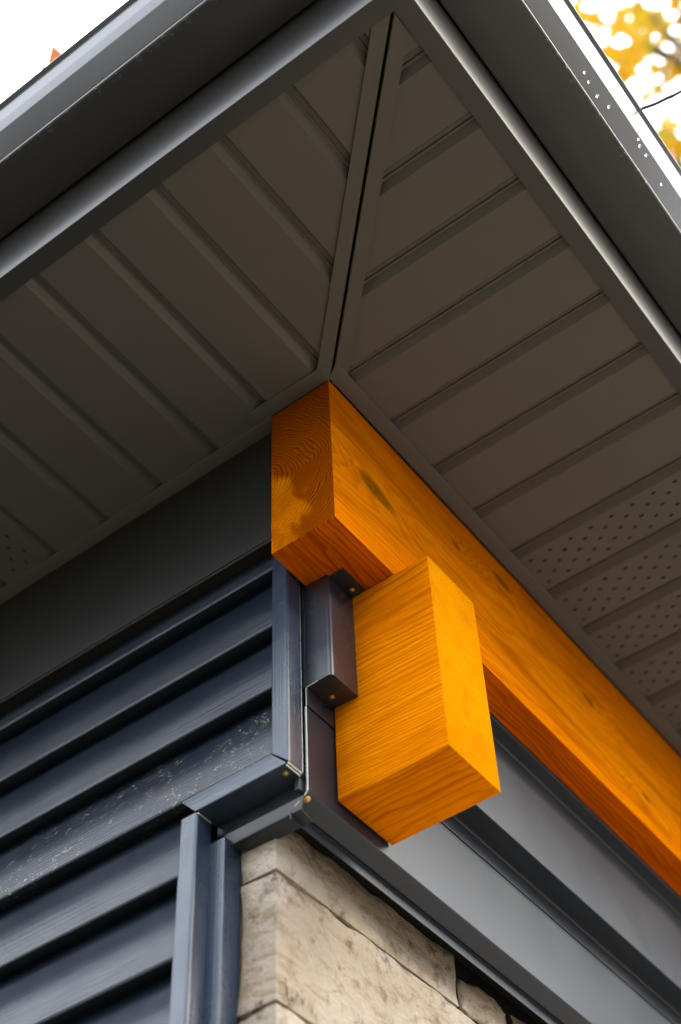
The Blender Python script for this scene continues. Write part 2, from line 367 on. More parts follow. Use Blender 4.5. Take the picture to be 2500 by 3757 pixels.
# ------------------------------------------------------------------ left wall: lap siding
BW = -6.0; YD = 6.0          # far ends of the two walls
sw = thing('siding_wall', (-0.4, 0.08, GZ), 'dark blue-grey wall of horizontal lap siding beneath the black frieze board', 'wall')
mb = MB(); mb.box(BW, -0.155, 0.110, 0.16, -0.40, 0.50); mb.box(BW, -0.335, 0.110, 0.16, GZ, -0.40); mb.box(BW, -0.30, 0.16, YD, GZ, 0.60)
mb.box(-0.30, -0.235, 0.20, YD, GZ, 0.60)
mb.build('sheathing', M['dark'], sw)
def lap_profile():
    p = rounded([(0.104, 0.010), (0.096, 0.007), (0.061, -0.001), (0.0590, 0.004), (0.0602, 0.062), (0.0915, 0.146), (0.1010, 0.172)], {'d': 0.003, 2: 0.004, 3: 0.005, 4: 0.30, 5: 0.01}, 5)
    return p
def lap_mesh(x0, x1, name, mat, seed, nx=40):
    """one board: section swept in many short lengths, its lower edge wavering a little"""
    pr = lap_profile(); n = len(pr); vs = []; fs = []
    xs = [x1 + (x0 - x1) * (i / nx) ** 1.8 for i in range(nx + 1)]
    for x in xs:
        wv = 0.0011 * noise.noise(Vector((x * 9, seed * 3.1, 0))) + 0.0006 * noise.noise(Vector((x * 40, seed, 2)))
        for (y, z) in pr:
            k = max(0.0, 1 - abs(z - 0.0) / 0.03); vs.append((x, y + wv * k, z + wv * 0.8 * k))
    back = [(x, 0.108, z) for x in xs for z in (0.006, 0.172)]
    for i in range(nx):
        for j in range(n - 1): fs.append((i * n + j, i * n + j + 1, (i + 1) * n + j + 1, (i + 1) * n + j))
    K = len(vs); vs += back
    for i in range(nx):
        fs.append((K + 2 * i, K + 2 * i + 1, K + 2 * i + 3, K + 2 * i + 2))
        fs.append((i * n, (i + 1) * n, K + 2 * i + 2, K + 2 * i)); fs.append((i * n + n - 1, (i + 1) * n + n - 1, K + 2 * i + 3, K + 2 * i + 1))
    mb = MB(); mb.add(vs, fs); return mb.mesh(name, mat, smooth=40)
z0 = 0.0445
for i in range(4):
    me = lap_mesh(BW, -0.158, 'siding_board', M['siding_flecked' if i == 3 else 'siding'], i, 90)
    o = link('siding_board', me, sw, (0, 0, z0 - i * 0.1452))
    if i == 3: o['label'] = 'board splashed with pale specks just above the trim step'
low = [lap_mesh(BW, -0.345, 'siding_board', M['siding'], 10 + s, 50) for s in range(3)]
i = 4
while z0 - i * 0.1452 > GZ + 0.05:
    link('siding_board', low[i % 3], sw, (0, 0, z0 - i * 0.1452)); i += 1
# frieze
fr = thing('frieze_board', (-1.0, 0.03, 0.09), 'wide dark charcoal frieze board between the soffit and the siding', 'frieze board')
mb = MB(); pr = rounded([(0.106, 0.096), (0.036, 0.090), (0.0300, 0.0905), (0.0300, 0.415)], 0.0025, 4); pr.append(Vector((0.106, 0.415)))
mb.prism(pr, FX, BW, -0.139); mb.build('board_face', M['frieze'], fr)
mb = MB(); mb.box(BW, -0.142, 0.0315, 0.034, 0.082, 0.0895, 0.0008, 1); mb.build('lower_lip', M['frieze'], fr)

# ------------------------------------------------------------------ stepped corner trim on the left wall
ct = thing('corner_trim', (-0.16, 0.06, -0.43), 'blue-grey vertical J-channel beside the metal boot, mitred at its foot', 'trim')
zt0, zt1 = -0.397, -0.430
def post(mb, x0, x1, y0, y1, ztop, zb_in, zb_out, r=0.0065):
    """box channel: front face x0..x1 at y0 and side face y0..y1 at x1; foot cut from zb_in (inner) to zb_out (outer)"""
    sec = rounded([(x0, y1 - 0.004), (x0, y0), (x1, y0), (x1, y1)], {'d': 0.003, 2: r}, 6)
    fb = lambda p: zb_in + (zb_out - zb_in) * min(1, max(0, (p[0] - x0) / (x1 - x0)))
    mb.prism(sec, FZ, fb, ztop)
mb = MB(); post(mb, -0.178, -0.144, 0.050, 0.086, 0.30, zt0, zt1); mb.build('channel_face', M['trim'], ct)
mb = MB(); mb.box(-0.1475, -0.1445, 0.0525, 0.0865, zt1 - 0.0035, zt1 - 0.0008, 0.0008, 1); mb.build('cut_edge', M['raw'], ct)
mb = MB(); mb.box(-0.152, -0.1475, 0.0905, 0.0925, -0.425, 0.0, 0.0006, 1); mb.build('cut_edge', M['raw'], ct)
mb = MB(); mb.box(-0.158, -0.1505, 0.084, 0.12, -0.46, 0.25); mb.build('channel_web', M['boot'], ct)

hz = thing('ledge_trim', (-0.25, 0.06, -0.43), 'short blue-grey horizontal channel stepping from the upper to the lower corner trim', 'trim')
mb = MB()
sec = rounded([(0.1005, -0.4345), (0.050, -0.4345), (0.050, -0.3985), (0.0995, -0.3985)], {'d': 0.0025, 1: 0.003}, 5)
def x_right(p): return -0.1785 + (0.0335) * min(1, max(0, (-0.3985 - p[1]) / 0.036)) - 0.0012
def x_left(p): return -0.3640 + 0.0335 * min(1, max(0, (-0.3985 - p[1]) / 0.036))
mb.prism(sec, FX, x_left, x_right); hzf = mb.build('channel_face', M['trimx'], hz)
add_screw(hzf, (-0.163, 0.068, -0.4346), (0, 0, -1), 0.0042)
mb = MB(); mb.box(-0.1495, -0.1475, 0.0515, 0.0855, -0.4372, -0.4346, 0.0007, 1); mb.build('cut_edge', M['raw'], hz)

lt = thing('jamb_trim', (-0.345, 0.06, GZ), 'blue-grey vertical J-channel ending the siding next to the stone', 'trim')
mb = MB(); post(mb, -0.362, -0.328, 0.0505, 0.086, -0.4365, GZ, GZ); mb.build('channel_face', M['trim'], lt)
mb = MB()
sec = rounded([(-0.333, 0.0865), (-0.299, 0.0865), (-0.299, 0.1270)], 0.002, 4)
mb.prism(thick(sec, 0.0025), FZ, GZ, -0.478); mb.build('return_flange', M['trim'], lt)
mb = MB(); mb.box(-0.3275, -0.3262, 0.052, 0.084, -0.4395, -0.4370, 0.0004, 1); mb.build('cut_edge', M['raw'], lt)

# ------------------------------------------------------------------ flashing that turns the corner above the stone
fl = thing('ledge_flashing', (-0.2, 0.1, -0.49), 'dark metal drip flashing running round the corner over the stone', 'flashing')
mb = MB()   # left leg
sec = rounded([(0.1295, -0.4925), (0.0990, -0.4880), (0.0945, -0.4660), (0.1010, -0.4590), (0.1010, -0.432)], {'d': 0.003}, 5)
mb.prism(thick(sec, -0.002), FX, lambda p: (-0.3275 if p[1] > -0.4655 else -0.3085 + 0.9 * (p[0] - 0.094)), lambda p: -0.1465 - 0.4 * max(0, -0.4600 - p[1])); mb.build('short_leg', M['flash'], fl)
mb = MB()   # right leg: bevel, lip
sec = rounded([(-0.1765, -0.4970), (-0.1765, -0.4760), (-0.1690, -0.4785), (-0.1450, -0.4625), (-0.1430, -0.4600), (-0.1430, -0.285)], {'d': 0.0015, 3: 0.004}, 5)
mb.prism(thick(sec, 0.002), FY, 0.0975, YD); band = mb.build('band', M['clad'], fl)
mb = MB(); mb.box(-0.2290, -0.1790, 0.118, YD, -0.4480, -0.4380); mb.build('shadow_gap_closure', M['dark'], fl)
mb = MB(); mb.box(-0.1455, -0.1418, 0.0962, 0.0974, -0.4600, -0.2850, 0.0005, 1); mb.build('cut_edge', M['raw'], fl)
mb = MB(); mb.tube([(-0.1432, 0.0968, -0.4610), (-0.156, 0.0968, -0.4705), (-0.1685, 0.0968, -0.4785)], 0.0011, 6); mb.build('cut_edge', M['raw'], fl)
add_screw(band, (-0.151, 0.106, -0.4672), (0.5, 0, -0.8), 0.0042)

# ------------------------------------------------------------------ right wall: upper cladding
cw = thing('cladding_wall', (-0.1, 1.5, -0.25), 'smooth charcoal metal cladding under the long timber beam', 'wall')
mb = MB()
sec = rounded([(-0.1412, -0.2835), (-0.1412, -0.2440), (-0.0910, -0.2440), (-0.0910, -0.0140), (-0.0620, -0.0100), (-0.0620, -0.0010)], {'d': 0.003, 1: 0.005, 2: 0.0025, 3: 0.004}, 5)
mb.prism(thick(sec, 0.002), FY, 0.1745, YD); mb.build('cladding_panel', M['clad'], cw)
mb = MB(); mb.box(-0.1500, -0.1462, 0.1200, YD, -0.4400, 0.60); mb.box(-0.235, -0.150, 0.20, YD, -0.440, 0.60); mb.build('sheathing', M['dark'], cw)

# boot
bt = thing('flashing_boot', (-0.115, 0.13, -0.243), 'small folded dark metal boot wedged between beam end and wooden bracket', 'flashing')
mb = MB()
sec = rounded([(-0.1500, 0.0970), (-0.0890, 0.0970), (-0.0890, 0.1700)], {'d': 0.004, 1: 0.009}, 9)
sec2 = thick(sec, 0.0018)
mb.prism(sec2, FZ, -0.2430, -0.0020); mb.build('wrap', M['boot'], bt)
mb = MB(); mb.box(-0.1440, -0.0905, 0.0990, 0.1700, -0.2424, -0.2406, 0.0006, 1); flap = mb.build('bottom_flap', M['boot'], bt)
mb = MB(); mb.box(-0.0885, -0.0590, 0.1020, 0.1695, -0.0036, -0.0014, 0.0006, 1); tab = mb.build('top_tab', M['boot'], bt)
mb = MB(); mb.box(-0.1425, -0.1405, 0.0980, 0.1705, -0.2832, -0.2440, 0.0006, 1); mb.build('apron', M['boot'], bt)
mb = MB(); mb.tube([(-0.1425, 0.0972, -0.283), (-0.1425, 0.0972, -0.2465), (-0.139, 0.0970, -0.2440), (-0.118, 0.0968, -0.2436)], 0.0009, 6); mb.build('cut_edge', M['raw'], bt)
add_screw(flap, (-0.124, 0.144, -0.2425), (0, 0, -1), 0.0043)
add_screw(tab, (-0.078, 0.154, -0.0037), (0, 0, -1), 0.0043)

# ------------------------------------------------------------------ timbers
def timber(x0, x1, y0, y1, z0_, z1_, axis, end, bev=0.0022, step=0.05, amp=0.0007):
    """squared timber with softened arrises and faces that are not quite flat"""
    bm = bmesh.new(); bmesh.ops.create_cube(bm, size=1.0)
    for v in bm.verts: v.co = Vector(((x0 + x1) / 2 + v.co.x * (x1 - x0), (y0 + y1) / 2 + v.co.y * (y1 - y0), (z0_ + z1_) / 2 + v.co.z * (z1_ - z0_)))
    bmesh.ops.bevel(bm, geom=bm.edges[:], offset=bev, segments=2, affect='EDGES', profile=0.5)
    lo, hi = ((x0, x1), (y0, y1))[axis]; nrm = Vector((1, 0, 0)) if axis == 0 else Vector((0, 1, 0))
    t = lo + step
    while t < min(hi, lo + 2.2) - step * 0.5:
        bmesh.ops.bisect_plane(bm, geom=bm.verts[:] + bm.edges[:] + bm.faces[:], plane_co=nrm * t, plane_no=nrm); t += step
    for v in bm.verts:
        q = v.co * 11; v.co += Vector((noise.noise(q), noise.noise(q + Vector((9, 0, 0))), noise.noise(q + Vector((0, 9, 0))))) * amp
    bm.normal_update()
    me = MB(); bm.verts.index_update(); me.v = [v.co.copy() for v in bm.verts]; me.f = [[v.index for v in f.verts] for f in bm.faces]
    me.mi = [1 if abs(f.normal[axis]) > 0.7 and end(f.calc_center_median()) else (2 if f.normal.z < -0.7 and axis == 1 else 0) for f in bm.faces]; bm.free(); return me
mb = timber(-0.140, 0.0, 0.0, 5.6, 0.0, 0.4045, 1, lambda c: True)
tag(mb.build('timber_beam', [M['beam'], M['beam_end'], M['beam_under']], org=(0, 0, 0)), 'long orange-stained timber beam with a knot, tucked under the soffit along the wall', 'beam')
mb = timber(-0.1395, 0.0734, 0.1708, 0.3176, -0.4366, -0.0006, 0, lambda c: c.x > 0, step=0.03)
tag(mb.build('timber_bracket', [M['block'], M['block_end']], org=(-0.1395, 0.1708, -0.4366)), 'short chunky orange wooden bracket block sticking out below the beam', 'bracket')

# ------------------------------------------------------------------ soffits
def soffit_section(p0, s):
    """section across one panel from its groove: (offset along run, height); s=+1 run direction"""
    return [(0.000, 0.0), (0.0035, 0.012), (0.0135, 0.0125), (0.0150, 0.0090), (0.0172, 0.0090), (0.0185, 0.0120), (0.0210, 0.0120), (0.0345, 0.0), (PITCH - 0.0006, 0.0)]
def clip_kink(sec, kink):
    out = []
    for a, c in zip(sec, sec[1:]):
        out.append(a)
        if (a[0] - kink) * (c[0] - kink) < -1e-12:
            t = (kink - a[0]) / (c[0] - a[0]); out.append((kink, a[1] + t * (c[1] - a[1])))
    out.append(sec[-1]); return out
def strip_panel(sec, inner, outer, frame, soft=0.0):
    """thin formed sheet: underside follows sec, back is 1.2 mm above it"""
    mb = MB(); n = len(sec); vs = []
    for dz in (0.0, 0.0012):
        for (t, h) in sec:
            vs.append(frame(t, inner(t), ZS + h + dz)); vs.append(frame(t, outer, ZS + h + dz))
    fs = []
    for i in range(n - 1):
        a = 2 * i; fs.append((a, a + 1, a + 3, a + 2)); k = 2 * n; fs.append((k + a, k + a + 2, k + a + 3, k + a + 1))
    mb.add(vs, fs); return mb
def vent_flat(mb, t0, t1, a0, a1, frame):
    """flat of a vented panel: rows of staggered slots punched through"""
    rows = 5; rp = 0.019; tm = (t0 + t1) / 2; edge = tm - rows * rp / 2; cell = 0.05
    def quad(ta, tb, aa, ab): mb.add([frame(ta, aa, ZS), frame(ta, ab, ZS), frame(tb, ab, ZS), frame(tb, aa, ZS)], [(0, 1, 2, 3)])
    quad(t0, edge, a0, a1); quad(edge + rows * rp, t1, a0, a1)
    for r_ in range(rows):
        ta = edge + r_ * rp; tb = ta + rp; aa = a0 + (0.025 if r_ % 2 else 0.0)
        if aa > a0: quad(ta, tb, a0, aa)
        while aa + cell <= a1 + 1e-6:
            cx = aa + cell / 2; cy = ta + rp / 2; rx, ry = 0.0058, 0.0031
            hole = []; rim = []
            for k in range(8):
                an = 6.28318 * (k + 0.5) / 8; c_, s_ = math.cos(an), math.sin(an)
                hole.append((cx + rx * c_, cy + ry * s_))
                f = 1 / max(abs(c_) / (cell / 2), abs(s_) / (rp / 2)); f = min((cell / 2) / abs(c_), (rp / 2) / abs(s_))
                rim.append((cx + f * c_, cy + f * s_))
            corners = {0: (aa + cell, tb), 2: (aa, tb), 4: (aa, ta), 6: (aa + cell, ta)}
            vs = [frame(t, a, ZS) for a, t in hole] + [frame(t, a, ZS) for a, t in rim] + [frame(t, a, ZS + 0.0035) for a, t in hole]
            fs = []
            for k in range(8):
                j = (k + 1) % 8; fs.append((k, j, 16 + j, 16 + k))
            K = 24; cidx = {}
            cl = [(aa + cell, tb), (aa, tb), (aa, ta), (aa + cell, ta)]
            vs += [frame(t, a, ZS) for a, t in cl]
            for k in range(8):
                j = (k + 1) % 8
                ends = {7: (27, 24), 3: (25, 26)}.get(k, ())      # the two cell corners beyond each end of the slot
                fs.append((k, 8 + k, *ends, 8 + j, j))
            mb.add(vs, fs); aa += cell
        if aa < a1: quad(ta, tb, aa, a1)
HIP = 0.010
sr = thing('soffit', (0.28, 1.0, ZS), 'warm grey ribbed soffit with vented panels alongside the timber beam', 'soffit')
FR = lambda t, a, z: (a, t, z)
y = -0.434 - 2 * PITCH; k = 0
inr = lambda t: max(0.0285, -t + HIP)
while y < 3.2:
    sec = [(y + t, h) for t, h in soffit_section(0, 1)]
    if y + PITCH > -0.52:
        if y > 0.56:
            mb = strip_panel(sec[:-1], lambda t: 0.0285, 0.531, FR); vent_flat(mb, sec[-2][0], sec[-1][0], 0.0285, 0.531, FR)
            o = mb.build('soffit_vent_panel', M['soffit'], sr, org=(0.28, y, ZS), fix=False)
        else:
            sec = [q for q in clip_kink(clip_kink(sec, -0.0185), -0.521) if q[0] >= -0.5211]
            if len(sec) > 1:
                strip_panel(sec, inr, 0.531, FR).build('soffit_panel', M['soffit'], sr, org=(0.28, y, ZS), fix=False)
    y += PITCH
sL = thing('soffit', (-0.6, -0.25, ZS), 'dark ribbed soffit over the siding wall, its grooves running out from the frieze board', 'soffit')
FL = lambda t, a, z: (-t, a, z)            # runs towards -x; 'a' is y, from the wall outwards
x = -0.458 - PITCH
inl = lambda t: min((0.028 if t > 0.165 else -0.0285), t - HIP)
while x < 3.4:
    sec = [(x + t, h) for t, h in soffit_section(0, 1)]
    if x + PITCH > -0.535:
        if x > 0.68:
            mb = strip_panel(sec[:-1], lambda t: 0.028, -0.521, FL); vent_flat(mb, sec[-2][0], sec[-1][0], -0.521, 0.028, lambda t, a, z: FL(t, a, z))
            mb.build('soffit_vent_panel', M['soffit'], sL, org=(-x, -0.25, ZS), fix=False)
        else:
            s2 = clip_kink(clip_kink(sec, -0.0185), -0.531)
            for parts in ([q for q in s2 if -0.5311 <= q[0] <= 0.1651], ):
                sp = clip_kink(s2, 0.165)
                lo = [q for q in sp if -0.5311 <= q[0] <= 0.1651]; hi = [q for q in sp if q[0] >= 0.1649]
                mb = MB()
                for piece, fn in ((lo, lambda t: min(-0.0285, t - HIP)), (hi, lambda t: 0.028)):
                    if len(piece) > 1:
                        q = strip_panel(piece, fn, -0.521, FL); mb.add(q.v, q.f)
                mb.build('soffit_panel', M['soffit'], sL, org=(-x, -0.25, ZS), fix=False)
    x += PITCH
# hip joint: two cover strips with an open seam between them
hj = thing('hip_joint', (0.26, -0.25, ZS), 'pair of flat cover strips along the diagonal mitre of the two soffits', 'trim')
def diag(mb, o0, o1, a0f, a1f, z0_, z1_):
    """bar along the 45 degree hip line; offsets are measured square to it, to the right-hand eave"""
    d = Vector((1, -1, 0)).normalized(); nn = Vector((1, 1, 0)).normalized(); c = Vector((0.004, 0.003, 0))
    vs = []
    for z in (z0_, z1_):
        for off, fn in ((o0, a0f), (o1, a1f)):
            for a in fn(off): vs.append(c + d * a + nn * off + Vector((0, 0, z)))
    mb.add(vs, [(0, 1, 3, 2), (4, 6, 7, 5), (0, 4, 5, 1), (2, 3, 7, 6), (0, 2, 6, 4), (1, 5, 7, 3)])
endf = lambda off: (abs(off) - 0.016, 0.7240 - abs(off))
for s in (1, -1):
    mb = MB(); diag(mb, 0.0032 * s, 0.0300 * s, endf, endf, ZS - 0.0048, ZS - 0.0008)
    mb.build('cover_strip', M['channel'], hj)
    mb = MB(); diag(mb, 0.0032 * s, 0.0052 * s, endf, endf, ZS - 0.0008, ZS + 0.014); mb.build('seam_leg', M['channel'], hj)
# wall channels
def channel_x(name, x0, x1, y0, y1, label):
    t = thing(name, ((x0 + x1) / 2 if x0 > -3 else -0.6, y1, ZS), label, 'trim')
    mb = MB(); sec = rounded([(y1, ZS - 0.0015), (y1, ZS - 0.0060), (y0, ZS - 0.0060), (y0, ZS - 0.0008)], 0.0016, 4)
    mb.prism(sec, FX, x0, x1); mb.build('channel_face', M['channel'], t); return t
channel_x('soffit_channel', BW, -0.1405, -0.0015, 0.0298, 'long soffit channel running along the top of the frieze board')
t = channel_x('soffit_channel', -0.1735, -0.0025, -0.0335, -0.0015, 'short soffit channel capping the end grain of the timber beam')
t = thing('soffit_channel', (0.02, 1.0, ZS), 'narrow soffit channel running along the top of the timber beam', 'trim')
mb = MB(); sec = rounded([(0.0035, ZS - 0.0008), (0.0035, ZS - 0.0060), (0.0365, ZS - 0.0060), (0.0365, ZS - 0.0015)], 0.0016, 4)
mb.prism(sec, FY, lambda p: -p[0] * 0.62 - 0.001, YD); mb.build('channel_face', M['channel'], t)

# ------------------------------------------------------------------ fascia covers and gutters (mitred at the corner)
ZG = 0.551
def run_left(mb, sec, x0=BW - 0.3):     # sec: (outward distance from fascia face, z)
    mb.prism(sec, lambda p, a: (a, YF - p[0], p[1]), x0, lambda p: XF + p[0])
def run_right(mb, sec, y1=YD + 0.3):
    mb.prism(sec, lambda p, a: (XF + p[0], a, p[1]), lambda p: YF - p[0], y1)
fsec = rounded([(-0.0360, 0.4040), (-0.0005, 0.4040), (0.0036, 0.4240), (0.0068, 0.4520), (0.0068, 0.500), (0.0025, 0.60)], {'d': 0.1, 1: 0.0022, 2: 0.3, 3: 0.3, 4: 0.3}, 10)
fsec = thick(fsec, 0.0018)
gsec = rounded([(0.0050, 0.62), (0.0075, ZG), (0.1185, ZG - 0.001), (0.1212, ZG + 0.0018), (0.1214, ZG + 0.0070), (0.1232, ZG + 0.0090), (0.1520, ZG + 0.0460), (0.1610, ZG + 0.0680), (0.1685, ZG + 0.0940), (0.1768, ZG + 0.1025), (0.1772, ZG + 0.1050), (0.1700, ZG + 0.1060)],
   {'d': 0.002, 1: 0.004, 2: 0.002, 3: 0.0015, 4: 0.0015, 5: 0.004, 6: 0.012, 7: 0.05, 8: 0.012, 9: 0.003, 10: 0.002}, 7)
gsec = thick(gsec, 0.0016)
for name, lab1, lab2, fn, base in (('left', 'charcoal fascia cover behind the gutter above the siding wall', 'glossy charcoal gutter over the siding wall, against open white sky', run_left, (-0.6, -0.6, 0.41)),
                         ('right', 'charcoal fascia cover behind the gutter above the timber beam', 'glossy charcoal gutter above the beam, in front of the yellow tree', run_right, (0.6, 0.6, 0.41))):
    t = thing('fascia_cover', base, lab1, 'fascia'); mb = MB(); fn(mb, fsec); mb.build('cover_sheet', M['fascia'], t)
    t = thing('gutter', (base[0], base[1], ZG), lab2, 'gutter'); mb = MB(); fn(mb, gsec); mb.build('trough', M['gutter'], t)
# droplets under the gutters
def drop_mesh(sx, sy, sz):
    bm = bmesh.new(); bmesh.ops.create_uvsphere(bm, u_segments=14, v_segments=9, radius=1.0)
    for v in bm.verts:
        z = v.co.z; v.co = Vector((v.co.x * sx, v.co.y * sy, (z if z < 0 else z * 0.05) * sz * 0.85))
    me = bpy.data.meshes.new('water_drop'); bm.to_mesh(me); bm.free(); me.materials.append(M['water'])
    me.polygons.foreach_set('use_smooth', [True] * len(me.polygons)); return me
DM = [drop_mesh(0.0056, 0.0056, 0.0042), drop_mesh(0.0047, 0.0052, 0.0036), drop_mesh(0.0064, 0.0054, 0.0044)]
def drop(p, lab, grp, k, tilt=None, s=1.0):
    o = bpy.data.objects.new('water_drop', DM[k % 3]); col.objects.link(o); o.location = p; o.scale = (s, s, s)
    if tilt: o.rotation_euler = tilt
    tag(o, lab, 'water drop', grp)
GLX = [0.062, 0.044, 0.029, -0.004, -0.023, -0.054, -0.074, -0.089, -0.118, -0.14, -0.172, -0.191, -0.219, 0.224, 0.204, 0.182, 0.166, 0.152, 0.134, 0.117, 0.094, 0.262, 0.291, -0.246, -0.271]
for k, xx in enumerate(GLX):
    drop((xx, -0.6580 - 0.0015 * math.sin(k * 2.3), ZG - 0.0005), 'water drop clinging under the gutter over the siding wall', 'drops under the siding wall gutter', k, s=0.85 + 0.3 * abs(math.sin(k * 1.7)))
for k, yy in enumerate([-0.29, -0.254, -0.22, -0.19, -0.163, -0.102, -0.078, -0.055, -0.002, 0.018, 0.058, 0.091, 0.113, 0.141]):
    drop((0.6690, yy, ZG - 0.0005), 'water drop clinging under the gutter above the beam', 'drops under the beam gutter', k, s=0.8 + 0.3 * abs(math.sin(k * 1.3)))
def gface(dist):  # point and slope on the lower cove of the gutter front
    d0, z0_, d1, z1_ = 0.1232, ZG + 0.0090, 0.1520, ZG + 0.0460; t = dist
    return d0 + (d1 - d0) * t, z0_ + (z1_ - z0_) * t
for k, (yy, t) in enumerate([(-0.150, 0.45), (-0.132, 0.35), (-0.100, 0.30), (-0.066, 0.50), (0.030, 0.85), (0.040, 0.70), (0.064, 0.70), (0.13, 0.5)]):
    dd, zz = gface(t); drop((XF + dd + 0.0006, yy, zz - 0.0006), 'water drop on the sloping front of the gutter above the beam', 'drops on the gutter front', k, (0, R(-45), 0), 0.6)

# ------------------------------------------------------------------ roof
rf = thing('roof', (-2.7, 2.7, 0.65), 'unseen dark shingled hip roof above the gutters, keeping out light from above', 'roof')  # out of view, added to block light from above
x0, x1, y0, y1 = BW - 0.25, XF + 0.055, YF - 0.055, YD + 0.25
ap0 = Vector(((x0 + x1) / 2, (y0 + y1) / 2, 2.9)); mb = MB()
NC = 26
for side in range(4):
    cs = [(x0, y0), (x1, y0), (x1, y1), (x0, y1)]; A = Vector((*cs[side], 0.668)); B_ = Vector((*cs[(side + 1) % 4], 0.668))
    for i in range(NC):
        t0, t1 = i / NC, (i + 1) / NC; lift = 0.010
        a = A.lerp(ap0, t0); c = B_.lerp(ap0, t0); d = B_.lerp(ap0, t1); e = A.lerp(ap0, t1); u = Vector((0, 0, lift))
        mb.add([a + u, c + u, d, e, a, c], [(0, 1, 2, 3), (4, 5, 1, 0)])
mb.build('shingle_courses', M['shingle'], rf, fix=False)
mb = MB(); mb.add([(x0, y0, 0.66), (x1, y0, 0.66), (x1, y1, 0.66), (x0, y1, 0.66), ap0 - Vector((0, 0, 0.02))], [(0, 1, 2, 3), (0, 4, 1), (1, 4, 2), (2, 4, 3), (3, 4, 0)])
mb.build('roof_deck', M['dark'], rf)

# ------------------------------------------------------------------ stonework
stw = thing('stone_wall', (-0.26, 1.0, GZ), 'buff rough-faced limestone corner below the metal flashing', 'wall')
mb = MB(); mb.box(-0.322, -0.2385, 0.1375, YD, GZ, -0.445); mb.build('mortar', M['mortar'], stw)
def stone(x0, x1, y0, y1, z0_, z1_, seed, rough=0.006, fx=True, fy=True, dens=0.012, chip=0.010, edge=None):
    """squared rubble block: faces pushed in and out, arrises worn and chipped"""
    bm = bmesh.new(); bmesh.ops.create_cube(bm, size=1.0)
    for v in bm.verts: v.co = Vector((x0 if v.co.x < 0 else x1, y0 if v.co.y < 0 else y1, z0_ if v.co.z < 0 else z1_))
    for ax, (a, c) in enumerate(((x0, x1), (y0, y1), (z0_, z1_))):
        nn = Vector((0, 0, 0)); nn[ax] = 1; cuts = max(2, int((c - a) / dens))
        for i in range(1, cuts):
            bmesh.ops.bisect_plane(bm, geom=bm.verts[:] + bm.edges[:] + bm.faces[:], plane_co=nn * (a + (c - a) * i / cuts), plane_no=nn)
    s = Vector((seed * 3.7, seed * 1.3, seed * 2.1)); cen = Vector(((x0 + x1) / 2, (y0 + y1) / 2, (z0_ + z1_) / 2))
    for v in bm.verts:
        p = v.co.copy(); out = Vector((0, 0, 0)); dist = []
        for ax, (a, c) in enumerate(((x0, x1), (y0, y1), (z0_, z1_))):
            da, dc = p[ax] - a, c - p[ax]; dist.append(min(da, dc))
            if da < 1e-5: out[ax] = -1
            if dc < 1e-5: out[ax] = 1
        n1 = noise.fractal(p * 9 + s, 1.0, 2.0, 3); n2 = noise.fractal(p * 32 + s, 1.0, 2.0, 3)
        ds = sorted(dist); near = ds[1]                       # distance to the nearest arris
        wear = max(0.0, 1 - near / 0.016) * (0.35 + 0.65 * abs(noise.noise(p * 14 + s)))
        disp = n1 * rough + n2 * rough * 0.35 - wear * chip
        if edge: disp += edge(p)
        if out.length: v.co = p + out.normalized() * disp
    mb = MB(); bm.verts.index_update(); mb.v = [v.co.copy() for v in bm.verts]; mb.f = [[v.index for v in f.verts] for f in bm.faces]; mb.mi = [0] * len(mb.f); bm.free()
    return mb
FXS = -0.2270; FYS = 0.1250
def place(x0, x1, y0, y1, a, c, seed, **kw):
    stone(x0, x1, y0, y1, a, c, seed, **kw).build('stone', M['stone'], stw, org=((x0 + x1) / 2, (y0 + y1) / 2, a), smooth=50)
# top course: thin corner stone, then rough rubble pieces
place(-0.299, FXS, FYS, 0.628, -0.5482, -0.4470, 1, rough=0.004, dens=0.009, chip=0.006)
place(-0.299, FXS + 0.002, 0.634, 0.80, -0.5478, -0.476, 2, rough=0.010, chip=0.014, dens=0.009)
place(-0.299, FXS - 0.004, 0.812, 1.22, -0.550, -0.468, 3, rough=0.012, chip=0.016)
place(-0.299, FXS, 1.23, 2.0, -0.550, -0.452, 4, rough=0.01, dens=0.02)
zc = -0.5500; rs = random.Random(3); ci = 0
hs_ = [0.2250, 0.145, 0.19, 0.24, 0.15, 0.21, 0.26, 0.18, 0.22, 0.20, 0.24, 0.23, 0.20]
for h in hs_:
    if zc - h < GZ - 0.05: h = zc - GZ - 0.001
    if h < 0.05: break
    yy = FYS; first = True
    while yy < 2.4:
        ln = (0.95, 0.46, 0.62, 0.36)[(ci + (0 if first else int(yy * 7))) % 4] if ci else (1.10 if first else 0.5)
        near = ci < 2 and yy < 0.9
        place(-0.299, FXS + rs.uniform(-.004, .004) * (0 if first else 1), yy, yy + ln - 0.005, zc - h + 0.003, zc - (0.003 if ci else 0.0005), 20 + ci * 9 + int(yy * 10), rough=0.0055 if first else 0.009, dens=0.011 if near else 0.035, chip=0.006)
        yy += ln; first = False
    zc -= h; ci += 1
# two bricks of the backing wall that show in the gap beside the flashing
bw = thing('brick_backing', (-0.235, 0.7, -0.5), 'sliver of reddish brick seen through the gap under the flashing', 'brick wall')
for yy in (0.60, 0.82): 
    mb = MB(); mb.box(-0.2470, -0.2370, yy, yy + 0.20, -0.5050, -0.4500, 0.003, 1); mb.build('brick', M['brick'], bw)

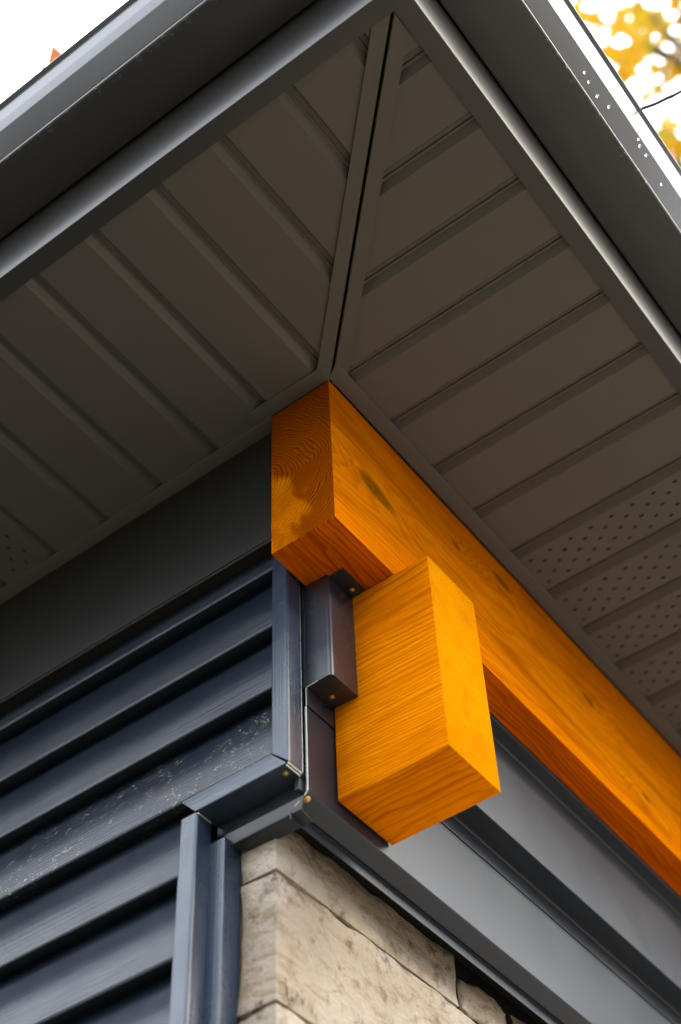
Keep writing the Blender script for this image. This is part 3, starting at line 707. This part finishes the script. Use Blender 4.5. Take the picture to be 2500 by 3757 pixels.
# ------------------------------------------------------------------ maple leaves, cable, tree
LEAF = [(0, 0), (0.10, 0.06), (0.34, -0.06), (0.30, 0.10), (0.52, 0.22), (0.38, 0.28), (0.46, 0.50), (0.28, 0.42), (0.16, 0.46), (0.20, 0.66), (0.10, 0.64), (0, 1.0)]
LEAF = LEAF + [(-x, y) for x, y in LEAF[-2:0:-1]]
def leaf(mb, c, q, s, curl=0.25):
    vs = [c + q @ (Vector((x, y - 0.4, curl * (x * x) - 0.15 * (y - 0.4) ** 2)) * s) for x, y in LEAF]
    mid = c + q @ (Vector((0, -0.02, 0.02)) * s); n = len(LEAF)
    mb.add(vs + [mid], [(i, (i + 1) % n, n) for i in range(n)])
from mathutils import Euler
def one_leaf(loc, eul, s, lab):
    mb = MB(); q = Euler(eul).to_quaternion(); leaf(mb, Vector((0, 0, 0)), q, s); 
    mb.tube([q @ Vector((0, -0.4 * s, 0)), q @ Vector((0.02 * s, -0.5 * s, 0.01 * s)), q @ Vector((0.05 * s, -0.58 * s, 0.03 * s))], 0.0011, 5)
    o = mb.build('maple_leaf', M['leaf_orange'], org=(0, 0, 0), fix=False); o.location = loc; return tag(o, lab, 'leaf')
one_leaf((-0.080, -0.6990, 0.672), (R(105), R(-8), R(4)), 0.160, 'orange maple leaf with its tip poking up over the gutter against white sky')
one_leaf((-0.124, -0.7080, 0.682), (R(105), R(-20), R(-10)), 0.050, 'small brown leaf scrap barely rising over the gutter rim')
one_leaf((0.7120, 0.200, 0.712), (R(105), R(4), R(86)), 0.17, 'orange maple leaf tip standing on the gutter above the beam')
mb = MB()
cd_ = [Vector((0.690, -0.004, 0.6520)), Vector((0.7260, 0.0205, 0.6690)), Vector((0.7540, 0.0310, 0.6730)), Vector((0.8010, 0.0460, 0.6870)), Vector((0.8420, 0.0580, 0.7060)), Vector((0.8700, 0.0640, 0.7260))]
mb.tube(cd_, [0.0034, 0.0034, 0.0033, 0.0030, 0.0026, 0.0016], 8)
tag(mb.build('twig', M['cable'], org=cd_[0], fix=True), 'thin dark green twig poking out over the gutter rim before the yellow leaves', 'twig')

def make_tree(base, seed, label, crown_c, crown_r, nleaf, leafmat_, height):
    rg = random.Random(seed); t = thing('maple_tree', base, label, 'tree', None)
    mb = MB(); B0 = Vector(base); top = Vector((crown_c[0], crown_c[1], crown_c[2]))
    trunk = [B0 + Vector((0, 0, -0.05)), B0 + Vector((0.02, 0.03, 0.8)), B0.lerp(top, 0.45) + Vector((0.08, 0, 0)), B0.lerp(top, 0.75), top, top + Vector((0.1, 0.1, crown_r[2] * 0.6))]
    mb.tube(trunk, [0.24, 0.19, 0.16, 0.12, 0.08, 0.03], 12)
    tips = []
    for i in range(26):
        s = B0.lerp(top, rg.uniform(0.50, 1.0)); an = rg.uniform(0, 6.283); el = rg.uniform(-0.15, 0.9)
        d = Vector((math.cos(an) * math.cos(el) * crown_r[0], math.sin(an) * math.cos(el) * crown_r[1], math.sin(el) * crown_r[2])) * rg.uniform(0.6, 0.95)
        e = top + d; mid = s.lerp(e, 0.5) + Vector((rg.uniform(-.2, .2), rg.uniform(-.2, .2), 0.2))
        mb.tube([s, s.lerp(mid, 0.5), mid, mid.lerp(e, 0.5), e], [0.055, 0.042, 0.03, 0.02, 0.008], 7); tips += [mid, mid.lerp(e, 0.5), e]
        for j in range(4):
            f = mid.lerp(e, rg.uniform(0, 1)); g = f + Vector((rg.gauss(0, 0.4), rg.gauss(0, 0.4), rg.gauss(0, 0.25)))
            mb.tube([f, f.lerp(g, 0.5) + Vector((0, 0, 0.04)), g], [0.012, 0.008, 0.003], 5); tips += [g, f.lerp(g, 0.5)]
    mb.build('trunk', M['bark'], t)
    lm = MB()
    for i in range(nleaf):
        c = rg.choice(tips) + Vector((rg.gauss(0, 0.19), rg.gauss(0, 0.19), rg.gauss(0, 0.14) - 0.05))
        q = Euler((rg.gauss(0.3, 0.6), rg.gauss(0, 0.6), rg.uniform(0, 6.283))).to_quaternion()
        leaf(lm, c, q, rg.uniform(0.13, 0.22), rg.uniform(-0.3, 0.5))
    lm.build('crown', leafmat_, t, fix=False, smooth=0); return t
make_tree((2.7, 6.4, GZ), 11, 'yellow autumn maple showing beyond the gutter above the beam', (0.7, 3.6, 7.2), (2.6, 2.8, 2.3), 1500, M['leaf_yellow'], 7)

# ring of trees added out of the picture: they darken the horizon that the paint mirrors
b = NB('autumn_green_leaf'); g_ = b.n('ShaderNodeNewGeometry').outputs['Random Per Island']
M['leaf_green'] = b.fin(b.ramp(g_, [(0, (0.035, 0.05, 0.015)), (0.7, (0.09, 0.075, 0.02)), (1, (0.16, 0.10, 0.02))]), 0.7, 0.2)
rg = random.Random(5); tm, cm = MB(), MB(); tips = []
tm.tube([(0, 0, -0.1), (0.05, 0, 2), (0, 0.1, 5), (0.1, 0, 9)], [0.32, 0.25, 0.18, 0.05], 9)
for i in range(30):
    z_ = rg.uniform(2.0, 9.0); an = rg.uniform(0, 6.283); L_ = rg.uniform(1.5, 3.4) * (1.15 - abs(z_ - 5.0) / 6.5)
    e = Vector((math.cos(an) * L_, math.sin(an) * L_, z_ + rg.uniform(0.2, 1.6))); st_ = Vector((0, 0, z_))
    tm.tube([st_, st_.lerp(e, 0.5) + Vector((0, 0, 0.2)), e], [0.09, 0.05, 0.015], 6); tips += [e, st_.lerp(e, 0.7), st_.lerp(e, 0.45)]
for i in range(3000):
    c = rg.choice(tips) + Vector((rg.gauss(0, 0.55), rg.gauss(0, 0.55), rg.gauss(0, 0.45)))
    q = Euler((rg.uniform(0, 6.3), rg.uniform(0, 6.3), rg.uniform(0, 6.3))).to_quaternion(); z_ = rg.uniform(0.16, 0.34)
    cm.add([c + q @ Vector(p) * z_ for p in ((-.5, 0, 0), (0, -.35, .1), (.5, 0, 0), (0, .35, .1))], [(0, 1, 2, 3)])
tmesh = tm.mesh('trunk', M['bark']); cmesh = cm.mesh('crown', M['leaf_green'], smooth=0, fix=False)
for i in range(22):
    an = 6.283 * (i + rg.uniform(-0.25, 0.25)) / 22; d_ = rg.uniform(12.5, 17)
    t = thing('horizon_tree', (math.cos(an) * d_, math.sin(an) * d_, GZ), 'leafy tree added out of view to darken the mirrored horizon', 'tree', 'unseen trees added to darken the horizon')
    t.rotation_euler = (0, 0, rg.uniform(0, 6.28)); k_ = rg.uniform(0.85, 1.15); t.scale = (k_, k_, k_)
    for nm, me in (('trunk', tmesh), ('crown', cmesh)):
        o = bpy.data.objects.new(nm, me); col.objects.link(o); o.parent = t
